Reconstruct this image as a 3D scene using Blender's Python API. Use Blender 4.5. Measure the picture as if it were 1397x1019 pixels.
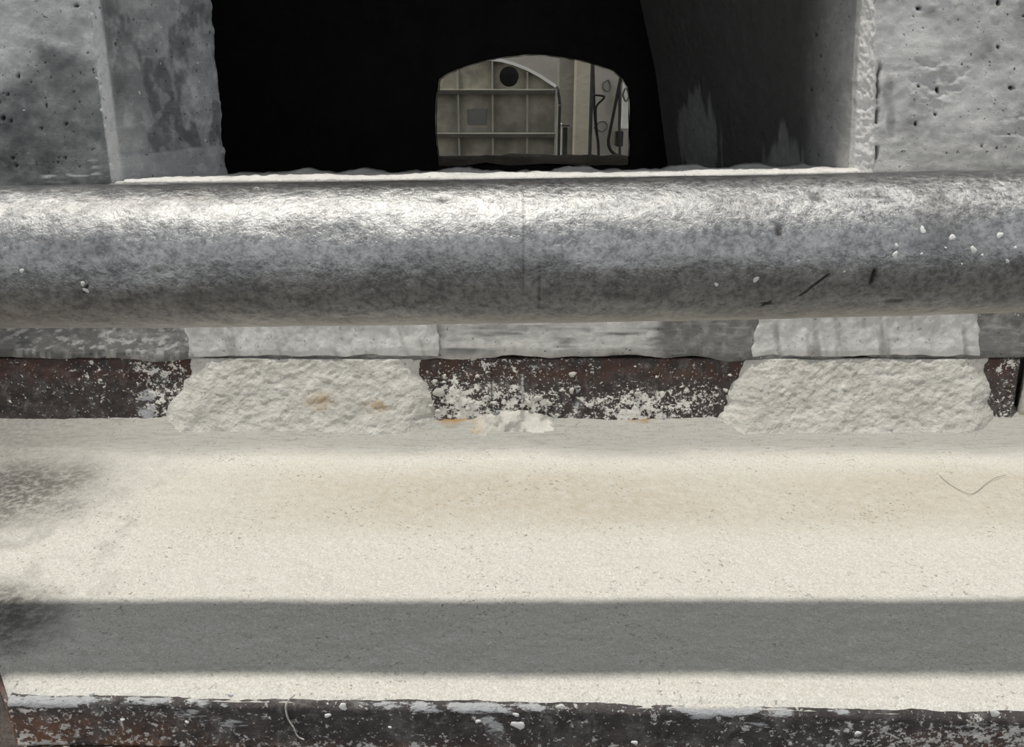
import bpy, math, random
import numpy as np

for o in list(bpy.data.objects): bpy.data.objects.remove(o)
random.seed(4)
scn = bpy.context.scene
COL = scn.collection
CZ = 1.5                       # eye height above the yard; all modelling below is relative to the eye level
PITCH = math.radians(20); F = 1100.0; CX, CY = 698.5, 509.5

# ------------------------------------------------------------------ camera, sky, sun, exposure
cam = bpy.data.cameras.new('camera'); co = bpy.data.objects.new('camera', cam); COL.objects.link(co)
cam.sensor_width = 36; cam.lens = F/1397*36; cam.clip_start = .01
co.location = (0, 0, CZ); co.rotation_euler = (math.pi/2-PITCH, 0, 0)
scn.camera = co
w = bpy.data.worlds.new('sky'); scn.world = w; w.use_nodes = True
nt = w.node_tree; bg = nt.nodes['Background']
tc = nt.nodes.new('ShaderNodeTexCoord'); sx = nt.nodes.new('ShaderNodeSeparateXYZ'); rp = nt.nodes.new('ShaderNodeValToRGB')
nt.links.new(tc.outputs['Generated'], sx.inputs[0]); nt.links.new(sx.outputs['Z'], rp.inputs[0]); nt.links.new(rp.outputs[0], bg.inputs[0])
rp.color_ramp.elements[0].position = 0.0; rp.color_ramp.elements[0].color = (2.5, 2.58, 2.66, 1)
rp.color_ramp.elements[1].position = .85; rp.color_ramp.elements[1].color = (.58, .61, .65, 1)
e = rp.color_ramp.elements.new(.36); e.color = (1.45, 1.50, 1.56, 1)
bg.inputs[1].default_value = .46
sl = bpy.data.lights.new('sun', 'SUN'); so = bpy.data.objects.new('sun', sl); COL.objects.link(so)
sl.energy = 3.2; sl.angle = math.radians(2.2); sl.color = (1.0, .955, .87)
from mathutils import Vector
so.rotation_euler = Vector((.21, .048, -1)).to_track_quat('-Z', 'Y').to_euler()
so.location = (-1, 0, 5)
vs = scn.view_settings; vs.view_transform = 'Standard'; vs.look = 'None'; vs.gamma = 1; vs.use_curve_mapping = False; vs.exposure = 0

# ------------------------------------------------------------------ numeric helpers
def at(px, py, y=None, z=None):
    """point on the plane y (or z) that the photograph shows at a pixel"""
    dx, dv = (px-CX)/F, (py-CY)/F
    d = np.array([dx, math.cos(PITCH)-dv*math.sin(PITCH), -math.sin(PITCH)-dv*math.cos(PITCH)])
    k = y/d[1] if y is not None else z/d[2]
    return d*k
def _h(ix, iy, s):
    n = (ix*374761393 + iy*668265263 + s*1442695041) & 0xffffffff
    n = ((n ^ (n >> 13))*1274126177) & 0xffffffff
    return ((n ^ (n >> 16)) & 0xffff)/65535.0
def vn(x, y, s=0):
    x = np.asarray(x, float); y = np.asarray(y, float)
    ix = np.floor(x).astype(np.int64); iy = np.floor(y).astype(np.int64)
    fx = x-ix; fy = y-iy; fx = fx*fx*(3-2*fx); fy = fy*fy*(3-2*fy)
    a = _h(ix, iy, s); b = _h(ix+1, iy, s); c = _h(ix, iy+1, s); d = _h(ix+1, iy+1, s)
    return (a+(b-a)*fx)*(1-fy)+(c+(d-c)*fx)*fy
def fbm(x, y, o=4, s=0, g=.5):
    t = 0; a = 1; n = 0; f = 1
    for i in range(o):
        t = t+a*vn(x*f, y*f, s+i*17); n += a; a *= g; f *= 2.03
    return t/n*2-1
def ss(a, b, x):
    t = np.clip((x-a)/(b-a), 0, 1); return t*t*(3-2*t)
def blob(x, y, cx, cy, rx, ry, soft=.5, n=0):
    d = np.sqrt(((x-cx)/rx)**2+((y-cy)/ry)**2)+n
    return 1-ss(1-soft/2, 1+soft/2, d)
def span(x, a, b, e):
    return ss(a-e, a+e, x)*(1-ss(b-e, b+e, x))

# ------------------------------------------------------------------ object helpers
WO = {}
def link(name, me, origin, parent=None):
    o = bpy.data.objects.new(name, me); COL.objects.link(o)
    origin = np.array(origin, float); WO[o.name] = origin
    if parent is not None:
        o.parent = parent; o.location = origin-WO[parent.name]
    else:
        o.location = origin+np.array([0, 0, CZ])
    return o
def mesh(name, V, Fs, mat, parent=None, smooth=False, attrs=None, origin=None):
    V = np.asarray(V, float).reshape(-1, 3)
    if origin is None:
        origin = np.array([(V[:, 0].min()+V[:, 0].max())/2, (V[:, 1].min()+V[:, 1].max())/2, V[:, 2].min()])
    me = bpy.data.meshes.new(name)
    L = V-origin
    if isinstance(Fs, np.ndarray):
        n, k = Fs.shape
        me.vertices.add(len(L)); me.vertices.foreach_set('co', L.astype(np.float32).ravel())
        me.loops.add(n*k); me.loops.foreach_set('vertex_index', Fs.astype(np.int32).ravel())
        me.polygons.add(n); me.polygons.foreach_set('loop_start', np.arange(0, n*k, k, dtype=np.int32))
        me.update(calc_edges=True)
    else:
        me.from_pydata([tuple(v) for v in L], [], Fs); me.update()
    if attrs:
        for k, a in attrs.items():
            at_ = me.attributes.new(k, 'FLOAT', 'POINT'); full = np.zeros(len(L), np.float32)
            a = np.asarray(a, np.float32).ravel(); full[:len(a)] = a; at_.data.foreach_set('value', full)
    if smooth: me.polygons.foreach_set('use_smooth', [True]*len(me.polygons))
    me.materials.append(M[mat])
    return link(name, me, origin, parent)
def grid(name, P, mat, back=None, parent=None, attrs=None, closed=False, smooth=True):
    """a displaced sheet P[ny,nx,3]; with back it becomes a solid of that thickness"""
    ny, nx, _ = P.shape
    idx = np.arange(ny*nx).reshape(ny, nx)
    if closed:
        idx = np.hstack([idx, idx[:, :1]])
    q = np.stack([idx[:-1, :-1], idx[:-1, 1:], idx[1:, 1:], idx[1:, :-1]], -1).reshape(-1, 4)
    V = P.reshape(-1, 3)
    if back is not None:
        ring = np.concatenate([idx[0, :], idx[1:, -1], idx[-1, -2::-1], idx[-2:0:-1, 0]])
        if back.__class__ is tuple: B = V[ring]+np.array(back)
        else: B = back(V[ring])
        n = len(ring); base = len(V)
        V = np.vstack([V, B, B.mean(0)[None]])
        k = np.arange(n); k2 = (k+1) % n
        side = np.stack([ring[k2], ring[k], base+k, base+k2], -1)
        cen = np.full(n, base+n)
        # close the back with a fan of quads (each quad carries a repeated centre as two triangles would)
        fan = np.stack([base+k2, base+k, cen], -1)
        faces = [tuple(f) for f in q.tolist()]+[tuple(f) for f in side.tolist()]+[tuple(f) for f in fan.tolist()]
        me_f = faces
        # build through loops for speed
        sizes = np.array([4]*(len(q)+len(side))+[3]*len(fan), np.int32)
        loops = np.concatenate([q.ravel(), side.ravel(), fan.ravel()]).astype(np.int32)
        return mesh_raw(name, V, loops, sizes, mat, parent, attrs, smooth)
    return mesh(name, V, q, mat, parent, smooth, attrs)
def mesh_raw(name, V, loops, sizes, mat, parent, attrs, smooth):
    origin = np.array([(V[:, 0].min()+V[:, 0].max())/2, (V[:, 1].min()+V[:, 1].max())/2, V[:, 2].min()])
    me = bpy.data.meshes.new(name); L = (V-origin).astype(np.float32)
    me.vertices.add(len(L)); me.vertices.foreach_set('co', L.ravel())
    me.loops.add(len(loops)); me.loops.foreach_set('vertex_index', loops)
    me.polygons.add(len(sizes)); me.polygons.foreach_set('loop_start', np.concatenate([[0], np.cumsum(sizes)[:-1]]).astype(np.int32))
    me.update(calc_edges=True)
    if attrs:
        for k, a in attrs.items():
            at_ = me.attributes.new(k, 'FLOAT', 'POINT'); full = np.zeros(len(L), np.float32)
            a = np.asarray(a, np.float32).ravel(); full[:len(a)] = a; at_.data.foreach_set('value', full)
    if smooth: me.polygons.foreach_set('use_smooth', [True]*len(me.polygons))
    me.materials.append(M[mat])
    return link(name, me, origin, parent)
def box(name, a, b, mat, parent=None, bev=.0, yaw=0):
    """block between corners a and b with bevelled edges"""
    import bmesh
    a = np.array(a, float); b = np.array(b, float); c = (a+b)/2; s = abs(b-a)
    bm = bmesh.new(); bmesh.ops.create_cube(bm, size=1)
    for v in bm.verts: v.co = Vector((v.co.x*s[0], v.co.y*s[1], v.co.z*s[2]))
    if bev: bmesh.ops.bevel(bm, geom=list(bm.edges), offset=bev, segments=1, affect='EDGES')
    me = bpy.data.meshes.new(name); V = np.array([v.co[:] for v in bm.verts]); bm.verts.index_update()
    Fs = [[v.index for v in f.verts] for f in bm.faces]; bm.free()
    cy_, sy_ = math.cos(yaw), math.sin(yaw)
    V = np.stack([V[:, 0]*cy_-V[:, 1]*sy_, V[:, 0]*sy_+V[:, 1]*cy_, V[:, 2]], -1)+c
    return mesh(name, V, Fs, mat, parent)
def tube(name, pts, r, mat, parent=None, seg=8):
    pts = [np.array(p, float) for p in pts]
    # smooth the path (Catmull-Rom)
    if len(pts) > 2:
        q = []; ext = [2*pts[0]-pts[1]]+pts+[2*pts[-1]-pts[-2]]
        for i in range(len(pts)-1):
            p0, p1, p2, p3 = ext[i:i+4]
            for t in np.linspace(0, 1, 6, endpoint=False):
                q.append(.5*((2*p1)+(p2-p0)*t+(2*p0-5*p1+4*p2-p3)*t*t+(3*p1-p0-3*p2+p3)*t**3))
        q.append(pts[-1]); pts = q
    n = len(pts); V = []; ref = np.array([0, 1, 0.13]); ref /= np.linalg.norm(ref)
    rr = r if hasattr(r, '__len__') else [r]*n
    for i, p in enumerate(pts):
        d = pts[min(i+1, n-1)]-pts[max(i-1, 0)]; d = d/(np.linalg.norm(d)+1e-9)
        a = np.cross(d, ref); a /= np.linalg.norm(a)+1e-9; b = np.cross(d, a)
        k = rr[int(i*len(rr)/n)]
        for j in range(seg):
            t = 2*math.pi*j/seg; V.append(p+k*(a*math.cos(t)+b*math.sin(t)))
    Fs = [[i*seg+j, i*seg+(j+1) % seg, (i+1)*seg+(j+1) % seg, (i+1)*seg+j] for i in range(n-1) for j in range(seg)]
    Fs += [list(range(seg))[::-1], [(n-1)*seg+j for j in range(seg)]]
    return mesh(name, V, Fs, mat, parent, True)
def prism(name, poly, y0, y1, mat, parent=None):
    """outline in x,z given thickness along y"""
    n = len(poly); V = [(p[0], y0, p[1]) for p in poly]+[(p[0], y1, p[1]) for p in poly]
    Fs = [list(range(n))[::-1], list(range(n, 2*n))]+[[i, (i+1) % n, n+(i+1) % n, n+i] for i in range(n)]
    return mesh(name, V, Fs, mat, parent)
def lump(name, c, r, axes, mat, parent=None, seed=0, seg=10, rings=6):
    """a small irregular blob; axes = (right, up, out) unit vectors, r = three radii"""
    rnd = random.Random(seed); V = []; A, B, C = [np.array(a, float) for a in axes]
    ph = rnd.random()*6
    for i in range(rings+1):
        th = math.pi*i/rings
        for j in range(seg):
            p = 2*math.pi*j/seg
            k = 1+.22*math.sin(2*p+ph)+.16*math.sin(3*p+ph*2.3)+rnd.uniform(-.06, .06)
            V.append(np.array(c)+A*r[0]*k*math.sin(th)*math.cos(p)+B*r[1]*k*math.sin(th)*math.sin(p)+C*r[2]*math.cos(th))
    Fs = [[i*seg+j, i*seg+(j+1) % seg, (i+1)*seg+(j+1) % seg, (i+1)*seg+j] for i in range(rings) for j in range(seg)]
    return mesh(name, V, Fs, mat, parent, True)
def tag(o, label, cat, group=None, kind=None):
    o['label'] = label; o['category'] = cat
    if group: o['group'] = group
    if kind: o['kind'] = kind
    return o
def empty(name, loc):
    return link(name, None, loc)

# ------------------------------------------------------------------ materials
M = {}
class Mat:
    def __init__(s, name, rough=.9, metal=0, spec=.3):
        m = bpy.data.materials.new(name); m.use_nodes = True; s.nt = m.node_tree; s.b = s.nt.nodes['Principled BSDF']
        s.b.inputs['Roughness'].default_value = rough; s.b.inputs['Metallic'].default_value = metal
        s.b.inputs['Specular IOR Level'].default_value = spec
        s.tc = s.nt.nodes.new('ShaderNodeTexCoord').outputs['Object']; M[name] = m
    def L(s, a, b): s.nt.links.new(a, b)
    def vec(s, sc):
        n = s.nt.nodes.new('ShaderNodeMapping'); n.inputs['Scale'].default_value = sc; s.L(s.tc, n.inputs[0]); return n.outputs[0]
    def noise(s, scale, det=4, rough=.55, sc=None, dist=0):
        n = s.nt.nodes.new('ShaderNodeTexNoise'); n.inputs['Scale'].default_value = scale; n.inputs['Detail'].default_value = det
        n.inputs['Roughness'].default_value = rough; n.inputs['Distortion'].default_value = dist
        s.L(s.vec(sc) if sc else s.tc, n.inputs['Vector']); return n.outputs[0]
    def vor(s, scale, sc=None, rnd=1):
        n = s.nt.nodes.new('ShaderNodeTexVoronoi'); n.inputs['Scale'].default_value = scale; n.inputs['Randomness'].default_value = rnd
        s.L(s.vec(sc) if sc else s.tc, n.inputs['Vector']); return n.outputs['Distance']
    def attr(s, name):
        n = s.nt.nodes.new('ShaderNodeAttribute'); n.attribute_name = name; return n.outputs['Fac']
    def rng(s, x, a, b, c=0, d=1):
        n = s.nt.nodes.new('ShaderNodeMapRange'); n.interpolation_type = 'SMOOTHSTEP'
        for i, v in enumerate((a, b, c, d)): n.inputs[i+1].default_value = v
        s.L(x, n.inputs[0]); return n.outputs[0]
    def math(s, op, a, b=0):
        n = s.nt.nodes.new('ShaderNodeMath'); n.operation = op
        for i, v in enumerate((a, b)):
            if isinstance(v, (int, float)): n.inputs[i].default_value = v
            else: s.L(v, n.inputs[i])
        return n.outputs[0]
    def mix(s, f, a, b):
        n = s.nt.nodes.new('ShaderNodeMix'); n.data_type = 'RGBA'; n.clamp_factor = True
        if isinstance(f, (int, float)): n.inputs[0].default_value = f
        else: s.L(f, n.inputs[0])
        for i, v in ((6, a), (7, b)):
            if isinstance(v, tuple): n.inputs[i].default_value = v+(1,)
            else: s.L(v, n.inputs[i])
        return n.outputs[2]
    def col(s, c):
        if isinstance(c, tuple): s.b.inputs['Base Color'].default_value = c+(1,)
        else: s.L(c, s.b.inputs['Base Color'])
    def bump(s, *hs):
        prev = None
        for h, dist in hs:
            n = s.nt.nodes.new('ShaderNodeBump'); n.inputs['Strength'].default_value = 1; n.inputs['Distance'].default_value = dist
            s.L(h, n.inputs['Height'])
            if prev: s.L(prev, n.inputs['Normal'])
            prev = n.outputs[0]
        s.L(prev, s.b.inputs['Normal'])

# cream cement of the ledge
m = Mat('cream_cement', .95, 0, .15)
c = m.mix(m.noise(9, 5), (.72, .70, .64), (.80, .78, .725))
c = m.mix(m.rng(m.noise(240, 3, .6), .35, .75), c, (.86, .845, .80))
c = m.mix(m.math('MULTIPLY', m.attr('tan'), m.rng(m.noise(60, 5, .7), .25, .75, .45, 1)), c, (.52, .455, .34))
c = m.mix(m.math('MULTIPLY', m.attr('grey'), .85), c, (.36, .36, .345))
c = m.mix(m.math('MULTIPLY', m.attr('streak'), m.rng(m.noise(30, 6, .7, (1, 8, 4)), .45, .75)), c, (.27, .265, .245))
c = m.mix(m.math('MULTIPLY', m.rng(m.noise(520, 3, .7), .60, .42), .42), c, (.46, .435, .375))
sp = m.rng(m.noise(190, 3, .6), .60, .67)
c = m.mix(m.math('MULTIPLY', m.math('MULTIPLY', sp, m.rng(m.noise(12, 4, .6), .38, .68, .15, 1)), .7), c, (.20, .18, .15))
sp = m.rng(m.noise(64, 5, .7, (1, 1.4, 1)), .69, .74)
c = m.mix(m.math('MULTIPLY', sp, .8), c, (.17, .16, .14))
d = m.math('MULTIPLY', m.attr('dirt_tone'), m.rng(m.noise(120, 4, .7), .3, .62, .45, 1))
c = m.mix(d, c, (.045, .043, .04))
c = m.mix(m.math('MULTIPLY', m.attr('rust'), m.rng(m.noise(70, 4), .25, .5)), c, (.33, .19, .05))
m.col(c); m.bump((m.noise(480, 4, .75), .0016), (m.noise(140, 4, .7), .0022), (m.noise(14, 3), .003))

def concrete(name, lo, hi, pale, dark, pore=(.012, .012, .011), bs=1.0):
    m = Mat(name, .92, 0, .25)
    c = m.mix(m.rng(m.noise(11, 6, .62), .3, .7), lo, hi)
    c = m.mix(m.math('MULTIPLY', m.rng(m.noise(45, 5, .6), .45, .75), .45), c, pale)
    c = m.mix(m.math('MULTIPLY', m.rng(m.noise(20, 6, .65, (1, 1, 7)), .52, .72), .30), c, pale)
    c = m.mix(m.math('MULTIPLY', m.attr('dark'), m.rng(m.noise(28, 5, .65), .2, .75, 1, .55)), c, dark)
    c = m.mix(m.math('MULTIPLY', m.attr('pale'), m.rng(m.noise(70, 5, .65), .2, .65, .6, 1)), c, pale)
    c = m.mix(m.math('MULTIPLY', m.rng(m.noise(170, 2, .5), .68, .73), .7), c, pore)
    c = m.mix(m.math('MULTIPLY', m.rng(m.noise(95, 3, .6), .70, .735), .8), c, tuple(min(.8, x*1.35) for x in pale))
    c = m.mix(m.attr('pore'), c, pore)
    c = m.mix(m.attr('jamb_shade'), c, (.055, .054, .050))
    m.col(c); m.bump((m.noise(420, 4, .75), .0014*bs), (m.noise(110, 6, .75), .0022*bs), (m.noise(16, 4), .002*bs))
concrete('concrete_left', (.25, .258, .263), (.43, .44, .446), (.76, .765, .77), (.062, .070, .073))
concrete('concrete_right', (.46, .46, .455), (.64, .64, .635), (.84, .835, .82), (.22, .22, .22))
concrete('concrete_base', (.16, .16, .155), (.23, .23, .225), (.66, .65, .625), (.075, .075, .072))
concrete('cavity', (.006, .006, .0055), (.011, .011, .010), (.014, .014, .013), (.003, .003, .003))  # darkness inside the chamber put into a near-black colour

# rough mortar
def mortar(name, a, b, bs=1.):
    m = Mat(name, .95, 0, .15)
    c = m.mix(m.rng(m.noise(26, 6, .65), .3, .7), a, b)
    c = m.mix(m.math('MULTIPLY', m.rng(m.noise(120, 3, .6), .62, .72), .6), c, (.18, .175, .165))
    c = m.mix(m.math('MULTIPLY', m.attr('rust'), m.rng(m.noise(60, 4), .3, .6)), c, (.36, .22, .06))
    c = m.mix(m.attr('dark'), c, (.12, .115, .11))
    m.col(c); m.bump((m.noise(190, 5, .7), .002*bs), (m.noise(55, 5, .65), .006*bs))
mortar('mortar', (.48, .465, .42), (.64, .625, .58))
mortar('mortar_smooth', (.48, .48, .46), (.68, .675, .655), .35)
mortar('white_dust', (.66, .65, .62), (.78, .77, .74))

# chipped steel
def steel(name, base, rust, white, lo):
    m = Mat(name, .62, .15, .35)
    c = m.mix(m.rng(m.noise(30, 5, .6), .3, .7), base, tuple(x*1.9 for x in base))
    c = m.mix(m.math('MULTIPLY', m.rng(m.noise(48, 6, .7, (1, 1, .7)), .48, .68), .6), c, (.19, .18, .175))
    c = m.mix(m.math('MULTIPLY', m.attr('rust'), m.rng(m.noise(38, 5, .65), .35, .62)), c, rust)
    wv = m.math('ADD', m.noise(85, 7, .72, (1, 1, 1.3)), m.math('MULTIPLY', m.attr('white'), .17))
    c = m.mix(m.math('MULTIPLY', m.rng(wv, lo, lo+.035), .93), c, white)
    wv = m.math('ADD', m.noise(230, 3, .62), m.math('MULTIPLY', m.attr('white'), .12))
    c = m.mix(m.math('MULTIPLY', m.rng(wv, lo+.02, lo+.06), .8), c, white)
    gv = m.math('ADD', m.noise(55, 7, .72, (.6, 1, 2.2)), m.math('MULTIPLY', m.attr('smear'), .5))
    c = m.mix(m.math('MULTIPLY', m.rng(gv, .72, .80), .95), c, (.42, .43, .445))
    c = m.mix(m.attr('dark'), c, (.008, .008, .008))
    m.col(c); m.bump((m.noise(120, 5, .7), .002), (wv, .0015))
steel('steel_rear', (.030, .026, .025), (.075, .036, .026), (.78, .76, .71), .64)
steel('steel_front', (.040, .035, .035), (.15, .075, .045), (.56, .55, .53), .625)

# galvanised pipe
m = Mat('galvanised', .34, .85, .5)
m.b.inputs['Anisotropic'].default_value = .8; m.b.inputs['Anisotropic Rotation'].default_value = .25
tg = m.nt.nodes.new('ShaderNodeTangent'); tg.direction_type = 'RADIAL'; tg.axis = 'X'; m.L(tg.outputs[0], m.b.inputs['Tangent'])
n1 = m.noise(60, 6, .7, (.9, 1, 1)); n2 = m.noise(210, 5, .75, (.9, 1, 1)); n3 = m.noise(7, 4, .6)
c = m.mix(m.rng(n1, .3, .7), (.25, .255, .26), (.47, .47, .47))
c = m.mix(m.math('MULTIPLY', m.rng(n2, .45, .75), .6), c, (.66, .66, .65))
c = m.mix(m.math('MULTIPLY', m.rng(n2, .52, .34), .55), c, (.11, .11, .11))
c = m.mix(m.math('MULTIPLY', m.attr('dull_reflect'), m.rng(n3, .2, .7, .5, 1)), c, (.115, .108, .10))
c = m.mix(m.attr('mark'), c, (.02, .016, .013))
m.col(c)
m.L(m.rng(m.math('ADD', m.math('MULTIPLY', n2, .6), m.math('MULTIPLY', n3, .4)), .35, .65, .28, .50), m.b.inputs['Roughness'])
m.bump((n2, .0009), (n1, .0010), (n3, .003))

def plain(name, a, b, rough=.85, metal=0, sc=8, bmp=.002):
    m = Mat(name, rough, metal, .3)
    m.col(m.mix(m.rng(m.noise(sc, 5, .6), .3, .7), a, b)); m.bump((m.noise(sc*8, 4), bmp))
plain('paint_white', (.66, .66, .64), (.78, .78, .76), .6, sc=60, bmp=.0004)
plain('yard_ground', (.07, .067, .062), (.12, .115, .105), sc=3)
plain('panel_steel', (.17, .157, .122), (.40, .375, .295), .7, .1, sc=4)
plain('panel_rib', (.30, .288, .24), (.40, .385, .325), .7, .1, sc=5)
plain('panel_edge', (.66, .65, .60), (.76, .75, .70), .7, sc=6)
plain('panel_dark', (.035, .036, .034), (.06, .06, .056), .8, sc=6)
plain('column_grey', (.24, .233, .195), (.33, .32, .27), sc=4)
plain('column_beige', (.40, .36, .275), (.49, .445, .35), sc=4)
plain('hall_wall', (.33, .31, .26), (.44, .415, .36), sc=2)
plain('rib_shadow_brown', (.06, .055, .045), (.10, .092, .075), .8, sc=6)  # colour of the shadow strips under the panel ribs
plain('patch_grey', (.15, .15, .135), (.20, .20, .18), .8, sc=6)
plain('cable_black', (.012, .012, .011), (.02, .02, .018), .6)
plain('cable_grey', (.12, .115, .10), (.15, .145, .13), .7)
plain('rim_brown', (.06, .05, .036), (.13, .11, .08), sc=12, bmp=.01)
plain('plinth_pink', (.42, .345, .295), (.60, .525, .465), sc=14, bmp=.006)

# ------------------------------------------------------------------ ground
tag(mesh('ground', [(-30, -30, -CZ), (30, -30, -CZ), (30, 30, -CZ), (-30, 30, -CZ)], [[0, 1, 2, 3]], 'yard_ground'),
    'dark grey yard ground around the concrete wall', 'ground', kind='structure')

# ------------------------------------------------------------------ the concrete wall with its opening
def lin(*seg):
    out = []
    for a, b, st in seg:
        n = max(1, int(round(abs(b-a)/st))); out += list(np.linspace(a, b, n, endpoint=False))
    return np.array(out+[seg[-1][1]])
ZW = lin((-.32, -.17, .01), (-.17, .22, .0022), (.22, .95, .06))
def batter(z): return .085*(np.clip(z, -.14, .26)+.14)
def sweep(path, steps):
    """polyline in plan -> dense samples with unit normals (to the left of travel) and arc length"""
    P = []; K = []
    for i in range(len(path)-1):
        a, b = np.array(path[i]), np.array(path[i+1]); n = max(1, int(round(np.linalg.norm(b-a)/steps[i])))
        for t in np.linspace(0, 1, n, endpoint=False): P.append(a+(b-a)*t); K.append(i)
    P.append(np.array(path[-1])); K.append(len(path)-2); P = np.array(P)
    d = np.gradient(P, axis=0); d /= np.linalg.norm(d, axis=1)[:, None]+1e-9
    s = np.concatenate([[0], np.cumsum(np.linalg.norm(np.diff(P, axis=0), axis=1))])
    return P, np.stack([d[:, 1], -d[:, 0]], -1), s, np.array(K)
def pores(S, Z, rnd, n, s0, s1, z0, z1, r0, r1):
    D = np.zeros_like(S); A = np.zeros_like(S)
    for i in range(n):
        cs, cz = rnd.uniform(s0, s1), rnd.uniform(z0, z1); r = r0+(r1-r0)*rnd.random()**3; e = rnd.uniform(.7, 1.3)
        k = 1-ss(.45, 1.1, np.sqrt(((S-cs)/(r*e))**2+((Z-cz)/(r/e))**2)); D += k*r*.9; A = np.maximum(A, k)
    return D, A

# left pier: face, narrow chamfer, splayed jamb
P, N, s, K = sweep([(-1.6, 1.235), (-.80, 1.235), (-.600, 1.235), (-.5905, 1.250), (-.488, 1.42), (-.62, 1.50), (-1.0, 1.52)],
                   [.05, .0024, .0016, .0024, .02, .05])
X0 = P[:, 0][None, :]+0*ZW[:, None]; S = s[None, :]+0*ZW[:, None]; Z = ZW[:, None]+0*S; KK = K[None, :]+0*Z
rnd = random.Random(3)
s_f, s_c, s_j = s[K == 1][0], s[K == 2][0], s[K == 3][0]; s_e = s[K == 4][0]
D1, A1 = pores(S, Z, rnd, 55, s_f+.0, s_c, -.13, .2, .0008, .0042); D2, A2 = pores(S, Z, rnd, 40, s_j, s_e, -.1, .2, .0008, .003)
disp = .0035*fbm(S*9, Z*9, 4, 1)+.0012*fbm(S*70, Z*70, 3, 5)
onC = span(S, s_c, s_j, .003)
disp += onC*.0022*fbm(S*150, Z*150, 3, 9)+onC*.001
edge = np.exp(-((S-s_e)/.012)**2); disp += edge*(.007*fbm(Z*26, S*0+3, 4, 11)-.002)
disp -= D1+D2
plin = ss(-.115, -.112, -Z*0+Z*-1-.0)*0
foot = (1-ss(-.108, -.104, Z+.003*fbm(S*30, Z*0, 3, 2)))*ss(s_j-.002, s_j+.004, S)*(1-ss(s_e+.003, s_e+.01, S)); disp += foot*.004
PX = X0+N[:, 0][None]*disp; PY = P[:, 1][None]+N[:, 1][None]*disp
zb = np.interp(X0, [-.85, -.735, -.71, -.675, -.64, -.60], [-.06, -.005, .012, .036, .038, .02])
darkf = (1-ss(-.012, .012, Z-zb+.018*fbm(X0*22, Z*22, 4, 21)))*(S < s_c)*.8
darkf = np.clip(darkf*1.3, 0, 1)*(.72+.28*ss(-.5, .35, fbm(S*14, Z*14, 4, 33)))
scr = ss(.25, .45, fbm(X0*25+Z*20, Z*230, 3, 37))*span(X0, -.70, -.62, .012)*span(Z, -.142, -.112, .006)
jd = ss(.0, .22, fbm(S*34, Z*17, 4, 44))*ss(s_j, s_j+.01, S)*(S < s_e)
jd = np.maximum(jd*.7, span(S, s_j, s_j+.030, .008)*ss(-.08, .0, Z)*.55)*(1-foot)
pale = np.maximum(onC*.95+foot*.22, scr*.8)
pale = np.maximum(pale, (S < s_c)*ss(.0, .06, Z-zb)*.35)
pale = np.maximum(pale, ss(.22, .42, fbm(S*55, Z*38, 4, 39))*(S > s_j)*(S < s_e)*.30)
wl = np.stack([PX, PY+batter(Z)*(1-ss(s_e, s_e+.1, S)), np.maximum(Z, -.17)], -1)
wl = tag(grid('wall_left', wl, 'concrete_left', back=lambda r: np.stack([np.minimum(r[:, 0]-.0, -.63), np.full(len(r), 1.60), r[:, 2]], -1),
         attrs=dict(dark=np.maximum(darkf, jd), pale=pale, pore=np.maximum(A1, A2))),
         'dark grey stained concrete pier left of the opening', 'wall', kind='structure')

# right pier: face, sunlit chamfer (leaning a little), long jamb running back into the dark
xo = lambda z: .5265-.107*z; xi = lambda z: .510-.06*z
P, N, s, K = sweep([(1.6, 1.235), (.86, 1.235), (.5265, 1.235), (.510, 1.254), (.50, 1.29), (.35, 2.05), (.62, 2.14), (1.25, 2.2)],
                   [.05, .0020, .0014, .0020, .004, .03, .05])
N = -N
S = s[None, :]+0*ZW[:, None]; Z = ZW[:, None]+0*S; KK = K[None, :]+0*Z
X0 = P[:, 0][None]+0*Z
zc = np.clip(Z, -.3, .3)
s1, s2, s3, s4, s5 = [s[K == k][0] for k in (1, 2, 3, 4, 5)]
leano = np.interp(S, [0, s1, s2], [0, 0, 1])*(-.107*zc)*(S <= s2)
leani = np.interp(S, [s2, s3, s4], [-.107, -.06, -.05])*zc*(S > s2)*(S <= s4)
tj = np.clip((S-s4)/(s5-s4), 0, 1)
leanj = (-.05*(1-tj)*zc+tj*np.interp(Z, [-.25, .015, .175, .4, .95], [.045, -.008, -.055, -.16, -.36]))*(S > s4)
lean = leano+leani+leanj
rnd = random.Random(8)
D1, A1 = pores(S, Z, rnd, 70, s1, s2-.01, -.13, .2, .0008, .0046); D2, A2 = pores(S, Z, rnd, 110, s3, s5, -.13, .3, .0008, .004)
face = 1-ss(s2-.004, s2+.002, S)
rip = ss(.15, .5, fbm(S*7, Z*16, 4, 61))
disp = .0030*fbm(S*8, Z*10, 4, 51)+.0014*fbm(S*60, Z*80, 3, 55)+face*rip*.0040*fbm(S*80, Z*150, 4, 58)
onC = span(S, s2, s3, .003); disp += onC*.0026*fbm(S*220, Z*220, 3, 59)
crack = np.exp(-((S-(s2-.006+.005*fbm(Z*30, Z*0+1, 3, 71)))/.0022)**2)*span(Z, -.115, .02, .012)*ss(-.35, .1, fbm(Z*60, Z*0, 2, 73)+.2)
disp -= D1+D2+crack*.007
PX = X0+lean+N[:, 0][None]*disp; PY = P[:, 1][None]+N[:, 1][None]*disp
dk = ss(.12, .5, fbm(S*13+3, Z*22, 4, 81))*face*.8
dk = np.maximum(dk, face*.9*(1-ss(-.136, -.118, Z+.01*fbm(S*24, Z*0, 3, 83))))
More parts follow.
